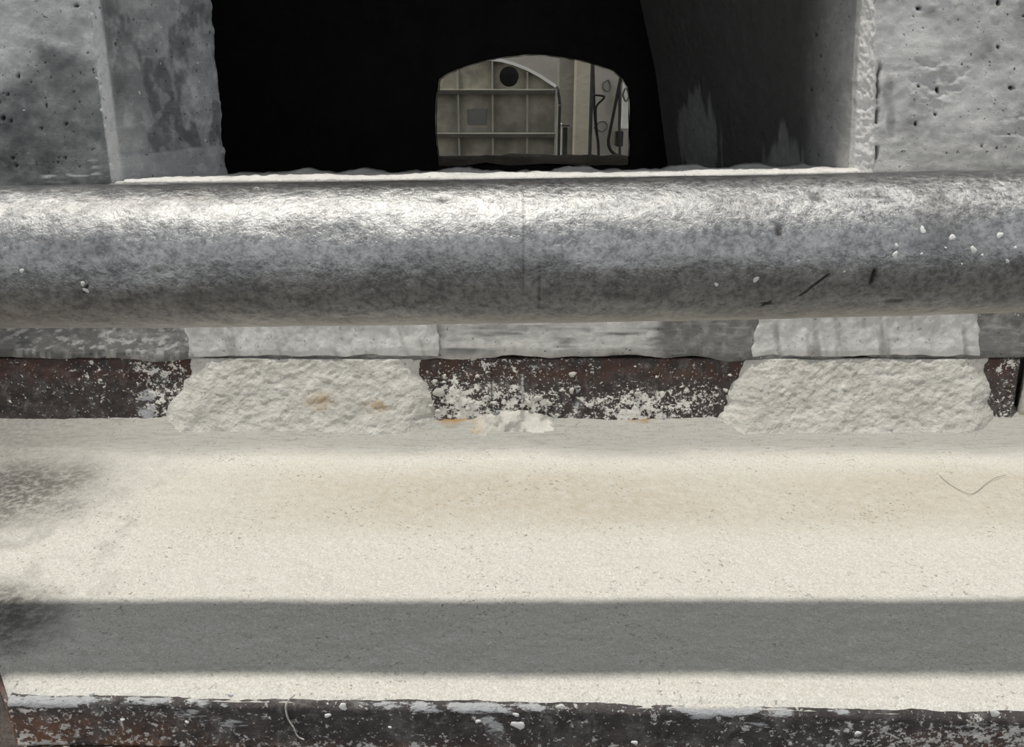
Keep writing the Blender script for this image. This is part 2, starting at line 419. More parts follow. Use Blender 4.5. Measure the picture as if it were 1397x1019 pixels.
dk = np.maximum(dk, blob(S, Z, s2-.026, -.06, .007, .022, .8)*.8); dk = np.maximum(dk, blob(S, Z, s2-.020, -.015, .008, .018, .8)*.8)
pl = ss(.12, .45, fbm(S*10, Z*22, 4, 85))*face*.6+onC*.85  # pale patches on the face; the chamfer's sunlight is painted pale too
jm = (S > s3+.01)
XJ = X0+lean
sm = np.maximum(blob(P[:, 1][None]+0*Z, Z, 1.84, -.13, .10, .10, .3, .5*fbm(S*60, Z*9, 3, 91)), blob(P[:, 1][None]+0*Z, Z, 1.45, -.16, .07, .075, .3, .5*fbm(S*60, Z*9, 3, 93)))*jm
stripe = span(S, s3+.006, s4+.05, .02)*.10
jdark = jm*(.35+.6*ss(0.02, .16, (S-s3)))*(1-.32*sm)  # shade of the jamb painted into its colour, deepening inwards
wr = np.stack([PX, PY+batter(Z)*(1-ss(s4, s5, S)), np.where(S < s4, np.maximum(Z, -.17), Z)], -1)
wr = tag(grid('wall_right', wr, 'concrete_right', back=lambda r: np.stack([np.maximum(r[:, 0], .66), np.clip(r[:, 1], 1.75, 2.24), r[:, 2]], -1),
         attrs=dict(dark=np.maximum(dk, dk), jamb_shade=jdark, pale=pl, pore=np.maximum(np.maximum(A1, A2), crack*.8))),
         'pale grey pitted concrete pier right of the opening', 'wall', kind='structure')

# lower wall with the sill on top and an overhanging broken lip at its foot
def zsill(x): return np.interp(x, [-.8, -.42, 0, .35, .52, .9], [-.147, -.1435, -.139, -.134, -.130, -.130])
XS = lin((-1.6, -.9, .05), (-.9, .9, .0028), (.9, 1.6, .05))
lipz = np.interp(XS, [-1.6, -.9, -.5, -.15, 0, .30, .36, .55, .72, .86, 1.6], [-.422, -.422, -.424, -.423, -.419, -.418, -.427, -.420, -.424, -.416, -.416])
lipz = lipz+.006*fbm(XS*16, XS*0, 4, 101)
rows = []
prof = [('u', t) for t in lin((0, .05, .05), (.05, 1, .006))]           # foot .. front edge of the sill
V = []; UU = []
V.append(np.stack([XS, 0*XS+1.264, lipz+.004], -1)); UU.append(0*XS)
for k, t in prof:
    z = lipz+(zsill(XS)-.004-lipz)*t
    y = np.full_like(XS, 1.235)-.004*np.exp(-((t)/.10)**2)*(1+.5*fbm(XS*24, XS*0+2, 3, 103))
    y = y+.003*fbm(XS*14, z*14, 3, 105)+.0009*fbm(XS*90, z*90, 2, 107)
    V.append(np.stack([XS, y, z], -1)); UU.append(np.full_like(XS, t))
for y0 in lin((1.238, 1.345, .0045), (1.345, 1.40, .03)):
    wob = .0025*fbm(XS*30, y0*60+XS*0, 4, 109)
    back = ss(1.325, 1.35, y0)*(.004+.010*fbm(XS*20, XS*0, 4, 111))
    V.append(np.stack([XS, np.full_like(XS, y0), zsill(XS)+wob+.001-back], -1)); UU.append(np.full_like(XS, 1.1))
V.append(np.stack([XS, np.full_like(XS, 1.405), np.full_like(XS, -.5)], -1)); UU.append(np.full_like(XS, 1.1))
V = np.array(V)[:, :, :]; UU = np.array(UU); Xw = V[:, :, 0]; Zw = V[:, :, 2]
brush = ss(.1, .35, fbm((Xw*.6+Zw*1.0)*90, (Zw-Xw*.45)*160, 3, 121))*span(Xw, -.80, -.50, .04)
smear = span(Xw, -.115, .235, .012)*ss(-.55, .1, fbm(Xw*12, Zw*110, 4, 123))
sillp = (UU > 1)*(.9)
wb = tag(grid('wall_lower', V, 'concrete_base', back=lambda r: np.stack([r[:, 0], np.where(r[:, 1] > 1.39, 1.405, 1.268), np.where(r[:, 2] < -.3, -CZ, r[:, 2])], -1),
         attrs=dict(pale=np.maximum(np.maximum(brush*.75, smear), sillp), dark=span(Xw, -1., -.76, .02)*.6*(UU < 1)*(1-brush), pore=0*Xw)),
         'grey concrete wall under the opening, behind the steel pipe', 'wall', kind='structure')
# the line of white dust along the sill
XD = lin((-.60, .60, .0032)); V = []
for t in np.linspace(0, 1, 14):
    hh = .0035*math.sin(math.pi*t)**.6
    y0 = 1.236; y1 = 1.292+.030*fbm(XD*14, XD*0, 5, 131)
    V.append(np.stack([XD, y0+(y1-y0)*t, zsill(XD)+.0015+hh*(1+1.0*fbm(XD*60, t*5+XD*0, 4, 133)+.8*fbm(XD*9, XD*0, 3, 135))], -1))
V = np.array(V); V = V[:, (XD > -.585) & (XD < .525)]
grid('dust_line', V, 'white_dust', back=(0, 0, -.003), parent=wb)['kind'] = 'stuff'

# mortar patches smeared on the face of the lower wall, each a raised sheet of its own
def patch(name, x0, x1, mat, seed, thick=.0018, z0=-.417, z1=-.335, slantl=0, slantr=0, parent=wb):
    U = np.linspace(0, 1, int((x1-x0)/.0024)); T = np.linspace(0, 1, 36)
    u, t = np.meshgrid(U, T)
    xl = x0+slantl*t+.006*fbm(t*6, t*0, 3, seed); xr = x1+slantr*t+.006*fbm(t*6, t*0+4, 3, seed+1)
    x = xl+(xr-xl)*u; z = z0+(z1-z0)*t+.004*(1-t)*fbm(x*26, x*0, 3, seed+2)
    ed = np.minimum(np.minimum(u*(x1-x0)/.008, (1-u)*(x1-x0)/.008), np.minimum(t/.12, 1)); ed = np.clip(ed, 0, 1)
    y = 1.2325-thick*ed-.0045*np.exp(-((t)/.33)**2)+.0022*fbm(x*90, z*60, 4, seed+3)*ed+.0016*fbm(x*36, z*3, 4, seed+6)
    return grid(name, np.stack([x, y, z], -1), mat, back=(0, .006, 0), parent=parent, attrs=dict(dark=ss(.05, .5, fbm(x*60+z*14, z*7, 4, seed+8))*.5, rust=0*x))
patch('mortar_patch', -.520, -.118, 'mortar_smooth', 201)
patch('mortar_patch', .388, .755, 'mortar_smooth', 231, slantr=-.02)

# unseen rest of the shell: lintel, chamber sides, ceiling, floor, rear wall with the arched hole
tag(box('wall_upper', (-1.6, 1.235, .95), (1.6, 1.62, 1.5), 'concrete_left', bev=.01), 'concrete lintel spanning above the opening', 'wall', kind='structure')
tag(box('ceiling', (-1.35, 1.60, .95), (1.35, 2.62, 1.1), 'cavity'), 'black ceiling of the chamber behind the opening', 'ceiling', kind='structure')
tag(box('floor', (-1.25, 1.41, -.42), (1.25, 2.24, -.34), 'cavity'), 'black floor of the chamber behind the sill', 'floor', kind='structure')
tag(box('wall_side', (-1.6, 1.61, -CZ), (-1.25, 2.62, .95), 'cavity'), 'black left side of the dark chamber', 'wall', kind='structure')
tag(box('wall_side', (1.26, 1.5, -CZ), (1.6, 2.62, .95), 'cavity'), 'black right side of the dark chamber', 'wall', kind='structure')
hole = [(597, 226), (594, 200), (593.5, 160), (595, 128), (599, 108), (610, 100), (640, 88.5), (665, 82), (690, 77.5), (715, 75), (745, 75), (770, 77.5),
        (795, 82.5), (818, 89), (838, 97), (850, 106), (857, 120), (860, 145), (860.5, 185), (858, 226)]
hp = []
for i in range(len(hole)):
    a, b = np.array(hole[i]), np.array(hole[(i+1) % len(hole)]); n = 16 if i == len(hole)-1 else 3
    for t in np.linspace(0, 1, n, endpoint=False): hp.append(at(*(a+(b-a)*t), y=2.25)[[0, 2]])
hp = np.array(hp); n = len(hp); cen = np.array([.06, -.08])
jit = .003*fbm(np.arange(n)*.7, np.zeros(n), 3, 301)
hp = hp+(hp-cen)/np.linalg.norm(hp-cen, axis=1)[:, None]*jit[:, None]
V = []; Fs = []
def rect(p):
    d = p-cen; k = min((1.245 if d[0] > 0 else 1.245)/max(abs(d[0]), 1e-6), (1.03 if d[1] > 0 else 1.42)/max(abs(d[1]), 1e-6)); return cen+d*k
outer = np.array([rect(p) for p in hp])
ring_f = [(p[0], 2.25, p[1]) for p in hp]; fl_ = lambda p: (p[0]*1.125, p[1]*1.125 if p[1] > -.17 else p[1])
ring_b = [(fl_(p)[0], 2.55, fl_(p)[1]) for p in hp]
of = [(p[0], 2.25, p[1]) for p in outer]; ob = [(p[0], 2.55, p[1]) for p in outer]
V = of+ring_f+ring_b+ob
for i in range(n):
    j = (i+1) % n
    Fs += [[i, j, n+j, n+i], [2*n+i, 2*n+j, 3*n+j, 3*n+i], [3*n+i, 3*n+j, j, i]]
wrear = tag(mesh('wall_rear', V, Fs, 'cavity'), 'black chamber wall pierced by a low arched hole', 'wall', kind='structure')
# rough lining of the hole (its soffit, cheeks and crusted bottom)
T = np.linspace(0, 1, 14); R = []
for t in T:
    k = 1-.012+.0*t
    hq = hp*(1-t)+np.array([fl_(p) for p in hp])*t; q = cen+(hq-cen)*k
    low = (hp[:, 1] < -.19).astype(float)
    q = q+np.stack([0*low, low*(.012*math.sin(math.pi*min(1, t*1.3))+.010*fbm(np.arange(n)*.45, np.full(n, t*4), 4, 303))], -1)
    q = q+(hp-cen)*.012*fbm(np.arange(n)*.5, np.full(n, t*5), 3, 305)[:, None]
    R.append(np.stack([q[:, 0], np.full(n, 2.252+.296*t), q[:, 1]], -1))
grid('hole_lining', np.array(R), 'rim_brown', parent=wrear, closed=True)

# ------------------------------------------------------------------ ledge
ZL = -.543
def yfront(x): return np.interp(x, [-.6, -.475, -.2, 0, .2, .48, 1.3], [.611, .610, .605, .600, .597, .587, .565])
def xleft(y): return -.475-.83*(y-.61)
T = lin((0, 1, 1/330.)); U = lin((0, .86, 1/900.), (.86, 1, .02))
u, t = np.meshgrid(U, T)
XR = 1.2
yb = .61+(1.252-.61)*t; x = xleft(yb)+(XR-xleft(yb))*u
yf = yfront(x); y = yf+(1.252-yf)*t
z = ZL+.0030*fbm(x*5, y*5, 4, 401)+.0010*fbm(x*40, y*60, 3, 403)+.0006*fbm(x*170, y*170, 2, 405)
cove = np.clip((y-1.125)/.12, 0, 1); z = z+.030*cove**2+ss(.1, .5, cove)*.0025*fbm(x*9, y*130, 4, 407)
z = z-.006*np.exp(-((y-yf)/.006)**2)-.004*np.exp(-(u*1.7/.008)**2)
lef = np.exp(-(((x-xleft(y))/.02))**2)
dirt_tone = blob(x, y, -.72, 1.005, .135, .105, 1.3, .25*fbm(x*22, y*22, 4, 411))*.85
dirt_tone = np.maximum(dirt_tone, blob(x, y, -.590, .715, .100, .070, .9, .2*fbm(x*30, y*30, 4, 413))*.8)  # darker patch near the left front corner
dirt_tone = np.maximum(dirt_tone, .35*ss(.1, .5, fbm(x*30, y*30, 4, 415))*(1-ss(-.72, -.28, x))*ss(.62, .72, y)*(1-ss(1.0, 1.2, y)))
dirt_tone = np.maximum(dirt_tone, .45*(1-ss(-.86, -.55, x))*ss(.98, 1.06, y))  # plain darkening towards the far left back
dirt_tone = np.maximum(dirt_tone, lef*.25)
tan = span(y, .905, 1.075, .045)*(.55+.45*fbm(x*3, y*6, 4, 417))*ss(-.62, -.2, x)
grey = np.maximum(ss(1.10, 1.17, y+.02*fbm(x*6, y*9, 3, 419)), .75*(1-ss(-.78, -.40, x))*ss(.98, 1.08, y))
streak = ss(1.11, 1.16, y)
def at2(px, py): return at(px, py, z=ZL+.012)
rust = 0*x
for px, py, rx, ry in ((620, 571, .03, .012), (688, 572, .012, .014), (590, 567, .04, .008), (948, 567, .013, .010), (1010, 562, .06, .010), (870, 572, .03, .009), (1372, 558, .012, .02)):
    p = at2(px, py); rust = np.maximum(rust, blob(x, y, p[0], p[1], rx, ry*2.2, .9, .3*fbm(x*60, y*60, 3, 421)))
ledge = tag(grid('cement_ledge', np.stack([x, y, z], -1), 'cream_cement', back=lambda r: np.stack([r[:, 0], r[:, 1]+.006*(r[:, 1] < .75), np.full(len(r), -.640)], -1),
            attrs=dict(dirt_tone=dirt_tone, tan=np.clip(tan, 0, 1), grey=grey, streak=streak, rust=rust)),
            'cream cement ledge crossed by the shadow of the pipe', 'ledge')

# ------------------------------------------------------------------ rear steel strip, with mortar fillets over it
XSx = lin((-.95, .823, .0024)); Tz = np.linspace(0, 1, 46); xx, tt = np.meshgrid(XSx, Tz)
zz = -.548+(.548-.424)*tt
yy = 1.2345-.014*(1-tt)-.0022*fbm(xx*20, zz*26, 4, 501)-.0012*fbm(xx*90, zz*90, 3, 503)
yy = yy-.006*np.exp(-((tt-.02)/.08)**2)
wht = span(xx, -.16, .33, .03)*(.55+.6*fbm(xx*9, zz*14, 3, 505))+.35*blob(xx, zz, -.03, -.50, .09, .03, 1.)+.4*blob(xx, zz, .31, -.49, .05, .05, 1.)
wht += .35*blob(xx, zz, -.56, -.48, .05, .06, 1.)+.5*ss(.76, .80, xx)+.18*(xx < -.5)
wht = wht+.5*fbm(xx*22, zz*30, 4, 509)
wht = wht*(1-.8*span(xx, .14, .36, .03)*ss(.45, .75, tt))
sm = blob(xx, zz, -.60, -.50, .02, .03, .8)*.5+np.exp(-((xx-.017)/.0035)**2)*.55*span(tt, .1, .9, .1)+np.exp(-((xx-.035)/.003)**2)*.4*span(tt, .4, .95, .1)+np.exp(-((xx-.107)/.004)**2)*.42*span(tt, .25, .8, .1)
gap = np.exp(-((xx+.033)/.0022)**2)*span(tt, .25, .9, .1)*.9
ra = tag(grid('steel_angle', np.stack([xx, yy, zz], -1), 'steel_rear', back=(0, .012, 0),
         attrs=dict(white=np.clip(wht, -.4, 1.3), rust=np.maximum(ss(.55, .85, tt)*.9, .25), smear=sm, dark=np.maximum(gap, .0*xx))),
         'dark rusty steel strip flecked with white, at the back of the ledge', 'steel strip')
# the next strip past the slot at the right
xx2, tt2 = np.meshgrid(lin((.838, 1.2, .01)), np.linspace(0, 1, 14)); zz2 = -.548+.124*tt2
tag(grid('steel_angle', np.stack([xx2, 1.232-.006*(1-tt2)+.003*fbm(xx2*20, zz2*20, 3, 507), zz2], -1), 'mortar', back=(0, .012, 0), attrs=dict(dark=0*xx2, rust=.6*(tt2 < .3))),
    'mortar-crusted strip end beyond the dark slot at the far right', 'steel strip')

def fillet(label, xtl, xtr, xbl, xbr, seed, spots=()):
    U = np.linspace(0, 1, int((xtr-xtl)/.0020)); T = np.linspace(0, 1, 70); u, t = np.meshgrid(U, T)     # t: 0 foot .. 1 top
    xl = xbl+(xtl-xbl)*t+.010*fbm(t*5, t*0, 4, seed); xr = xbr+(xtr-xbr)*t+.010*fbm(t*5, t*0+5, 4, seed+1)
    x = xl+(xr-xl)*u
    wtop = -.4225+.002*fbm(x*14, x*0, 4, seed+2)
    z = -.548+(wtop+.548)*t
    y = 1.180+.048*t**.8
    wdt = xtr-xtl; ed = np.clip(np.minimum(u, 1-u)*wdt/.045, 0, 1)**.8
    y = 1.2345-(1.2345-y)*ed
    y = y+ed*(.0030*fbm(x*30, z*36, 5, seed+3)+.0024*fbm(x*110, z*150, 3, seed+4))
    rust = 0*x
    for a, b, rx, rz in spots: rust = np.maximum(rust, blob(x, z, a, b, rx, rz, 1., .3*fbm(x*60, z*60, 3, seed+7))*.6)
    return tag(grid('mortar_fillet', np.stack([x, y, z], -1), 'mortar', back=lambda r: np.stack([r[:, 0], np.full(len(r), 1.240), r[:, 2]], -1),
               attrs=dict(dark=ss(.5, .8, fbm(x*30, z*60, 3, seed+9))*.25, rust=rust)), label, 'mortar')
fillet('rough pale mortar fillet left of the white-flecked middle stretch', -.515, -.150, -.60, -.10, 601, ((-.31, -.487, .02, .014), (-.22, -.495, .02, .01)))
fillet('rough pale mortar fillet right of the white-flecked middle stretch', .372, .765, .315, .815, 641)
# crumbs of mortar clinging to the wall foot and the middle of the strip
CR = [(975, 158, .5), ]
rnd = random.Random(12)
for i in range(26):
    a = rnd.uniform(-.14, .36); b = rnd.uniform(-.535, -.445); r = rnd.uniform(.002, .0065)
    lump('mortar_crumb', (a, 1.232-.014*(-.424-b)/.12, b), (r*rnd.uniform(.8, 1.8), r, .003), ((1, 0, 0), (0, 0, 1), (0, -1, 0)), 'mortar', ra, i)
# slab of spilled mortar at the foot of the strip in the middle
U = np.linspace(0, 1, 120); T = np.linspace(0, 1, 30); u, t = np.meshgrid(U, T)
x = -.10+.20*u; prof = np.sin(math.pi*u)**.5
z = -.540+.040*t*prof*(.55+.45*fbm(x*22, x*0, 3, 661)); y = 1.176+.052*t-.002*prof+.005*fbm(x*40, z*60, 4, 663)
z = z+.003*fbm(x*90, u*0+t*9, 3, 667)
grid('mortar_spill', np.stack([x, y, z], -1), 'mortar', back=lambda r: np.stack([r[:, 0], np.full(len(r), 1.236), r[:, 2]-.0], -1), parent=ra, attrs=dict(dark=ss(.1, .5, fbm(x*60, z*90, 4, 665))*.6, rust=.5*blob(x, z, -.07, -.53, .02, .01, 1.)))

# ------------------------------------------------------------------ steel channel that edges the ledge
XF = lin((-.475, .75, .0022), (.75, 1.2, .02)); Tz = np.linspace(0, 1, 30); xx, tt = np.meshgrid(XF, Tz)
zz = -.601+(.601-.5475)*tt+.0012*fbm(xx*40, tt*0, 3, 701)*(tt > .5)
yy = yfront(xx)-.003-.0012*fbm(xx*22, zz*30, 4, 703)-.0008*fbm(xx*100, zz*100, 3, 705)+.004*np.exp(-((1-tt)/.05)**2)
sme = .80*np.exp(-((1-tt)/.17)**2)*np.clip(.65+1.0*fbm(xx*11, tt*0, 4, 707), 0, 1.1)+.25*np.exp(-((1-tt)/.3)**2)*fbm(xx*60, tt*6, 4, 708)
for a, b, rx, rz, k in ((-.30, -.563, .035, .010, .45), (-.268, -.572, .022, .007, .45), (-.02, -.567, .012, .012, .4), (.23, -.565, .02, .012, .35), (.43, -.562, .03, .009, .45), (.08, -.563, .03, .008, .25), (-.10, -.562, .02, .007, .2)):
    sme = np.maximum(sme, k*blob(xx+.5*(zz-b), zz, a, b, rx, rz, .9, .5*fbm(xx*50, zz*90, 4, 711)))
wh = .15+.5*ss(.15, .45, xx)*(1-ss(.75, .95, tt))+.45*(1-ss(.0, .4, tt))*(.5+fbm(xx*8, tt*2, 3, 713))+.2*(xx < -.3)
rs = np.maximum((1-ss(-.42, -.22, xx))*.8, ss(.30, .45, xx)*.7)*(1-ss(.45, .85, tt))+.5*(1-ss(.0, .3, tt))
ch = empty('steel_channel', (.1, .60, -.64)); tag(ch, 'dark chipped steel channel edging the front of the ledge', 'steel channel')
grid('web', np.stack([xx, yy, zz], -1), 'steel_front', back=(0, .007, 0), parent=ch, attrs=dict(white=wh, rust=rs, smear=np.clip(sme, 0, 1), dark=0*xx))
# mitred return at the left end
q = np.array([(-.475, .607), (-.897, 1.118)]); U = np.linspace(0, 1, 160); u, t = np.meshgrid(U, np.linspace(0, 1, 18))
x = q[0, 0]+(q[1, 0]-q[0, 0])*u; y = q[0, 1]+(q[1, 1]-q[0, 1])*u; z = -.601+.050*t
grid('return_web', np.stack([x-.002+.002*fbm(u*40, t*3, 3, 721), y, z], -1), 'steel_front', back=(.007, .0, 0), parent=ch, attrs=dict(white=.2+0*x, rust=.9+0*x, smear=0*x, dark=0*x))
# bottom flange with crust
u, t = np.meshgrid(lin((-.468, .75, .0035), (.75, 1.2, .03)), np.linspace(0, 1, 8))
y = yfront(u)-.013-.002*fbm(u*30, t*0, 3, 731)+.03*t; z = -.6035+.0016*fbm(u*40, y*60, 3, 733)
grid('bottom_flange', np.stack([u, y, z], -1), 'steel_front', back=(0, 0, -.006), parent=ch, attrs=dict(white=.3+.9*ss(.1, .5, fbm(u*9, t, 3, 735)), rust=.8+0*u, smear=.25*ss(0, .4, fbm(u*12, t, 3, 737)), dark=0*u))
rnd = random.Random(21)
for i in range(34):
    a = rnd.uniform(-.45, .50); yq = float(yfront(a))-.009
    lump('crust', (a, yq, -.6005), (rnd.uniform(.004, .013), rnd.uniform(.002, .004), rnd.uniform(.0015, .0035)), ((1, 0, 0), (0, 1, 0), (0, 0, 1)), 'plinth_pink' if rnd.random() < .6 else 'mortar', ch, 100+i)
# white drops and a curved run of cement on the web
def onweb(px, py):
    p = at(px, py, y=.602); p = at(px, py, y=float(yfront(p[0]))-.0045); return p
for i, (px, py, r) in enumerate(((167, 982, .0022), (447, 976, .0030), (468, 964, .0045), (652, 984, .0026), (707, 989, .0060), (704, 975, .0028), (125, 947, .0030), (314, 948, .0030), (765, 964, .0040), (1357, 973, .0048), (866, 1013, .003), (255, 985, .002), (532, 992, .0016), (1170, 1000, .0028))):
    lump('paint_drop', onweb(px, py), (r*1.0, r*.85, .0009), ((1, 0, 0), (0, 0, 1), (0, -1, 0)), 'paint_white', ch, 200+i)
tube('cement_run', [onweb(*p) for p in ((402, 948), (393, 956), (390, 966), (393, 980), (401, 993), (406, 1004), (415, 1009))], [.0007, .0011, .0010, .0008, .0007, .0006], 'mortar', ch)
# broken plinth under the left end
u, t = np.meshgrid(np.linspace(0, 1, 80), np.linspace(0, 1, 60))
x = -.95+.515*u; y = .50+.42*t; z = -.652+.010*fbm(x*16, y*16, 4, 741)+.004*fbm(x*60, y*60, 3, 743)
x = x-.03*t
tag(grid('concrete_plinth', np.stack([x, y, z], -1), 'plinth_pink', back=lambda r: np.stack([r[:, 0], r[:, 1], np.full(len(r), -CZ)], -1)),
    'pinkish rough concrete plinth below the left end of the ledge', 'plinth')
# masonry pier that carries the ledge
tag(box('ledge_support', (-.40, .66, -CZ), (1.2, 1.19, -.641), 'plinth_pink', bev=.01), 'concrete base block carrying the cement ledge', 'base')

# ------------------------------------------------------------------ the pipe
R0 = .0597
XP = lin((-1.5, -.62, .02), (-.62, .62, .0016), (.62, 1.5, .02))
axz = np.interp(XP, [-1.5, -.45, -.2, 0, .2, .45, 1.5], [-.146, -.1418, -.1395, -.1372, -.1338, -.1278, -.112])
kx = np.ones(41)/41; 
axz = np.concatenate([axz[:30], np.convolve(axz, kx, 'same')[30:-30], axz[-30:]])
A = np.linspace(0, 2*math.pi, 236, endpoint=False); aa, xx = np.meshgrid(A, XP)
s_ = aa*R0
pn = lambda fx, fa, o, sd: (fbm(xx*fx, aa*R0*fa, o, sd)*np.clip(1-ss(6.0, 6.283, aa), 0, 1)+fbm(xx*fx, (aa-2*math.pi)*R0*fa, o, sd)*ss(6.0, 6.283, aa))
r = R0*(1+.008*ss(-.45, 0, -np.abs(xx)))+.0011*pn(7, 9, 3, 801)+.00035*pn(60, 80, 3, 803)+.00018*pn(190, 260, 2, 805)
def onpipe(px, py):
    p0 = np.array([0, .676, np.interp((px-CX)/F*.69, XP, axz)]); d = at(px, py, y=1.); d /= np.linalg.norm(d)
    b = d[1]*p0[1]+d[2]*p0[2]; q = d[1]**2+d[2]**2; cc = p0[1]**2+p0[2]**2-R0**2
    k = (b-math.sqrt(max(0, b*b-q*cc)))/q; h = d*k; return h, math.atan2(h[2]-p0[2], -(h[1]-p0[1])) % (2*math.pi)
mark = 0*xx
def da(a): return (aa-a+math.pi) % (2*math.pi)-math.pi
for px, py, rx, ry, dep, k in ((1113, 266, .007, .005, .0012, .45), (1062, 313, .0035, .007, .0010, .7), (1191, 376, .0028, .009, .0006, .9), (1046, 413, .006, .002, .0004, .9), (604, 272, .006, .004, .0012, .4), (1190, 262, .016, .005, .0018, .25), (1220, 410, .010, .003, .0006, .6), (140, 343, .009, .006, .0014, .2), (735, 395, .0012, .030, .0002, .45), (714, 330, .0008, .05, .0001, .35), (815, 330, .03, .01, .0010, 0), (560, 335, .03, .012, -.0012, 0), (470, 318, .03, .012, .001, 0)):
    h, a = onpipe(px, py); g = np.exp(-((xx-h[0])/rx)**2-(da(a)*R0/ry)**2); r = r-dep*g; mark = np.maximum(mark, k*ss(.25, .7, g))
for (p, q, wd) in (((1092, 402), (1131, 373), .0013), ((115, 398), (121, 388), .001), ((1040, 416), (1052, 410), .0012)):
    for f in np.linspace(0, 1, 40):
        h, a = onpipe(p[0]+(q[0]-p[0])*f, p[1]+(q[1]-p[1])*f); g = np.exp(-((xx-h[0])/wd)**2-(da(a)*R0/wd)**2); mark = np.maximum(mark, .9*ss(.2, .7, g))
y = .676-r*np.cos(aa); z = axz[:, None]+r*np.sin(aa)
low = ss(.35, 1.1, -np.sin(aa))*.75  # brownish reflection of the ledge painted on the underside
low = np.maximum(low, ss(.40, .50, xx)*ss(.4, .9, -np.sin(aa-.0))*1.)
dull_reflect = np.maximum(low, .35*ss(.1, .5, pn(12, 30, 4, 811)))
pipe = tag(grid('steel_pipe', np.stack([xx, y, z], -1), 'galvanised', closed=True, attrs=dict(dull_reflect=dull_reflect, mark=mark)),
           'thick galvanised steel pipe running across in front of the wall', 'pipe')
SP = [(372, 327, 4), (119, 396, 5), (113, 387, 3), (30, 369, 3), (140, 417, 2.4), (259, 409, 2), (241, 408, 1.6), (1259, 314, 3.6), (1299, 324, 3.6), (1364, 321, 4), (1328, 341, 3.8), (1221, 348, 4), (1223, 335, 2.4), (1374, 356, 3), (1257, 346, 2), (1089, 356, 3), (1031, 381, 3.6), (977, 388, 2.6), (1100, 333, 1.8), (1152, 370, 1.6), (1290, 338, 1.4), (1340, 348, 1.6), (290, 322, 1.4), (560, 300, 1.5), (45, 305, 2), (1312, 360, 1.5), (1385, 338, 1.8)]
for i, (px, py, rr) in enumerate(SP):
    h, a = onpipe(px, py); out = np.array([0, -math.cos(a), math.sin(a)]); up = np.array([0, math.sin(a), math.cos(a)])
    k = rr*.00066
    lump('paint_spot', h, (k, k*random.uniform(.9, 1.3), .0007), ((1, 0, 0), up, out), 'paint_white', pipe, 300+i)

# a hair-thin wire on the ledge
tag(tube('thin_wire', [at(px, py, z=ZL+.003) for px, py in ((1281, 648), (1295, 660), (1310, 669), (1325, 674), (1336, 668), (1345, 660), (1358, 652), (1372, 648))], .00032, 'cable_grey', seg=5),
    'hair-thin curled wire lying on the cream ledge', 'wire')

# ------------------------------------------------------------------ the yard seen through the arched hole
tag(box('wall_back', (-4.5, 7.6, -CZ), (5.5, 7.9, 2.2), 'hall_wall'), 'plain brownish grey wall far behind the arched hole', 'wall', kind='structure')
Y = 6.0
def pz(px, py, y=Y): p = at(px, py, y=y); return p[0], p[2]
fp = empty('ribbed_panel', (-.15, Y, -CZ)); tag(fp, 'ribbed steel end panel with a round dark hole, behind the arched hole', 'steel panel')
x0, zb_ = pz(560, 213); x1, _ = pz(757, 213); zt1 = pz(757, 121)[1]; zt0 = pz(668, 83)[1]; xa = pz(670, 83)[0]
arc = [pz(px, py) for px, py in ((668, 83), (683, 84.5), (700, 89), (718, 96), (735, 105), (757, 119.5))]
ch_, cz_ = pz(694.5, 104.5); rh = 13/F*5.7
# plate with a round hole: outline bridged to the circle
outl = [(x0, -CZ), (x1, -CZ)]+arc[::-1]+[(x0, zt0)]
def bridge(outl, c, r, y0, y1, name, mat, parent):
    pts = []
    for i in range(len(outl)):
        a, b = np.array(outl[i]), np.array(outl[(i+1) % len(outl)])
        for t in np.linspace(0, 1, 8, endpoint=False): pts.append(a+(b-a)*t)
    pts = np.array(pts); ang = np.arctan2(pts[:, 1]-c[1], pts[:, 0]-c[0]); o = np.argsort(ang); pts = pts[o]; ang = ang[o]; n = len(pts)
    ci = np.stack([c[0]+r*np.cos(ang), c[1]+r*np.sin(ang)], -1)
    V = [(p[0], y0, p[1]) for p in pts]+[(p[0], y0, p[1]) for p in ci]+[(p[0], y1, p[1]) for p in ci]+[(p[0], y1, p[1]) for p in pts]
    Fs = []
    for i in range(n):
        j = (i+1) % n
        Fs += [[i, j, n+j, n+i], [n+i, n+j, 2*n+j, 2*n+i], [2*n+i, 2*n+j, 3*n+j, 3*n+i], [3*n+i, 3*n+j, j, i]]
    return mesh(name, V, Fs, mat, parent)
bridge(outl, (ch_, cz_), rh, Y, Y+.012, 'plate', 'panel_steel', fp)
tube_pts = [(ch_+rh*1.0*math.cos(t), Y+.2, cz_+rh*math.sin(t)) for t in np.linspace(0, 2*math.pi, 20)]
prism('hole_dark_disc', [(ch_+rh*1.25*math.cos(t), cz_+rh*1.25*math.sin(t)) for t in np.linspace(0, 2*math.pi, 24, endpoint=False)], Y+.16, Y+.18, 'cable_black', fp)  # added black disc that makes the round hole look dark
fl = [(p[0], p[1]) for p in arc]
V = []; th = .020
fa = np.array(fl); nrm = np.gradient(fa, axis=0); nrm = np.stack([-nrm[:, 1], nrm[:, 0]], -1); nrm /= np.linalg.norm(nrm, axis=1)[:, None]
ou = fa+nrm*th; poly = [tuple(p) for p in fa]+[tuple(p) for p in ou[::-1]]
prism('curved_flange', poly, Y-.05, Y+.012, 'panel_edge', fp)
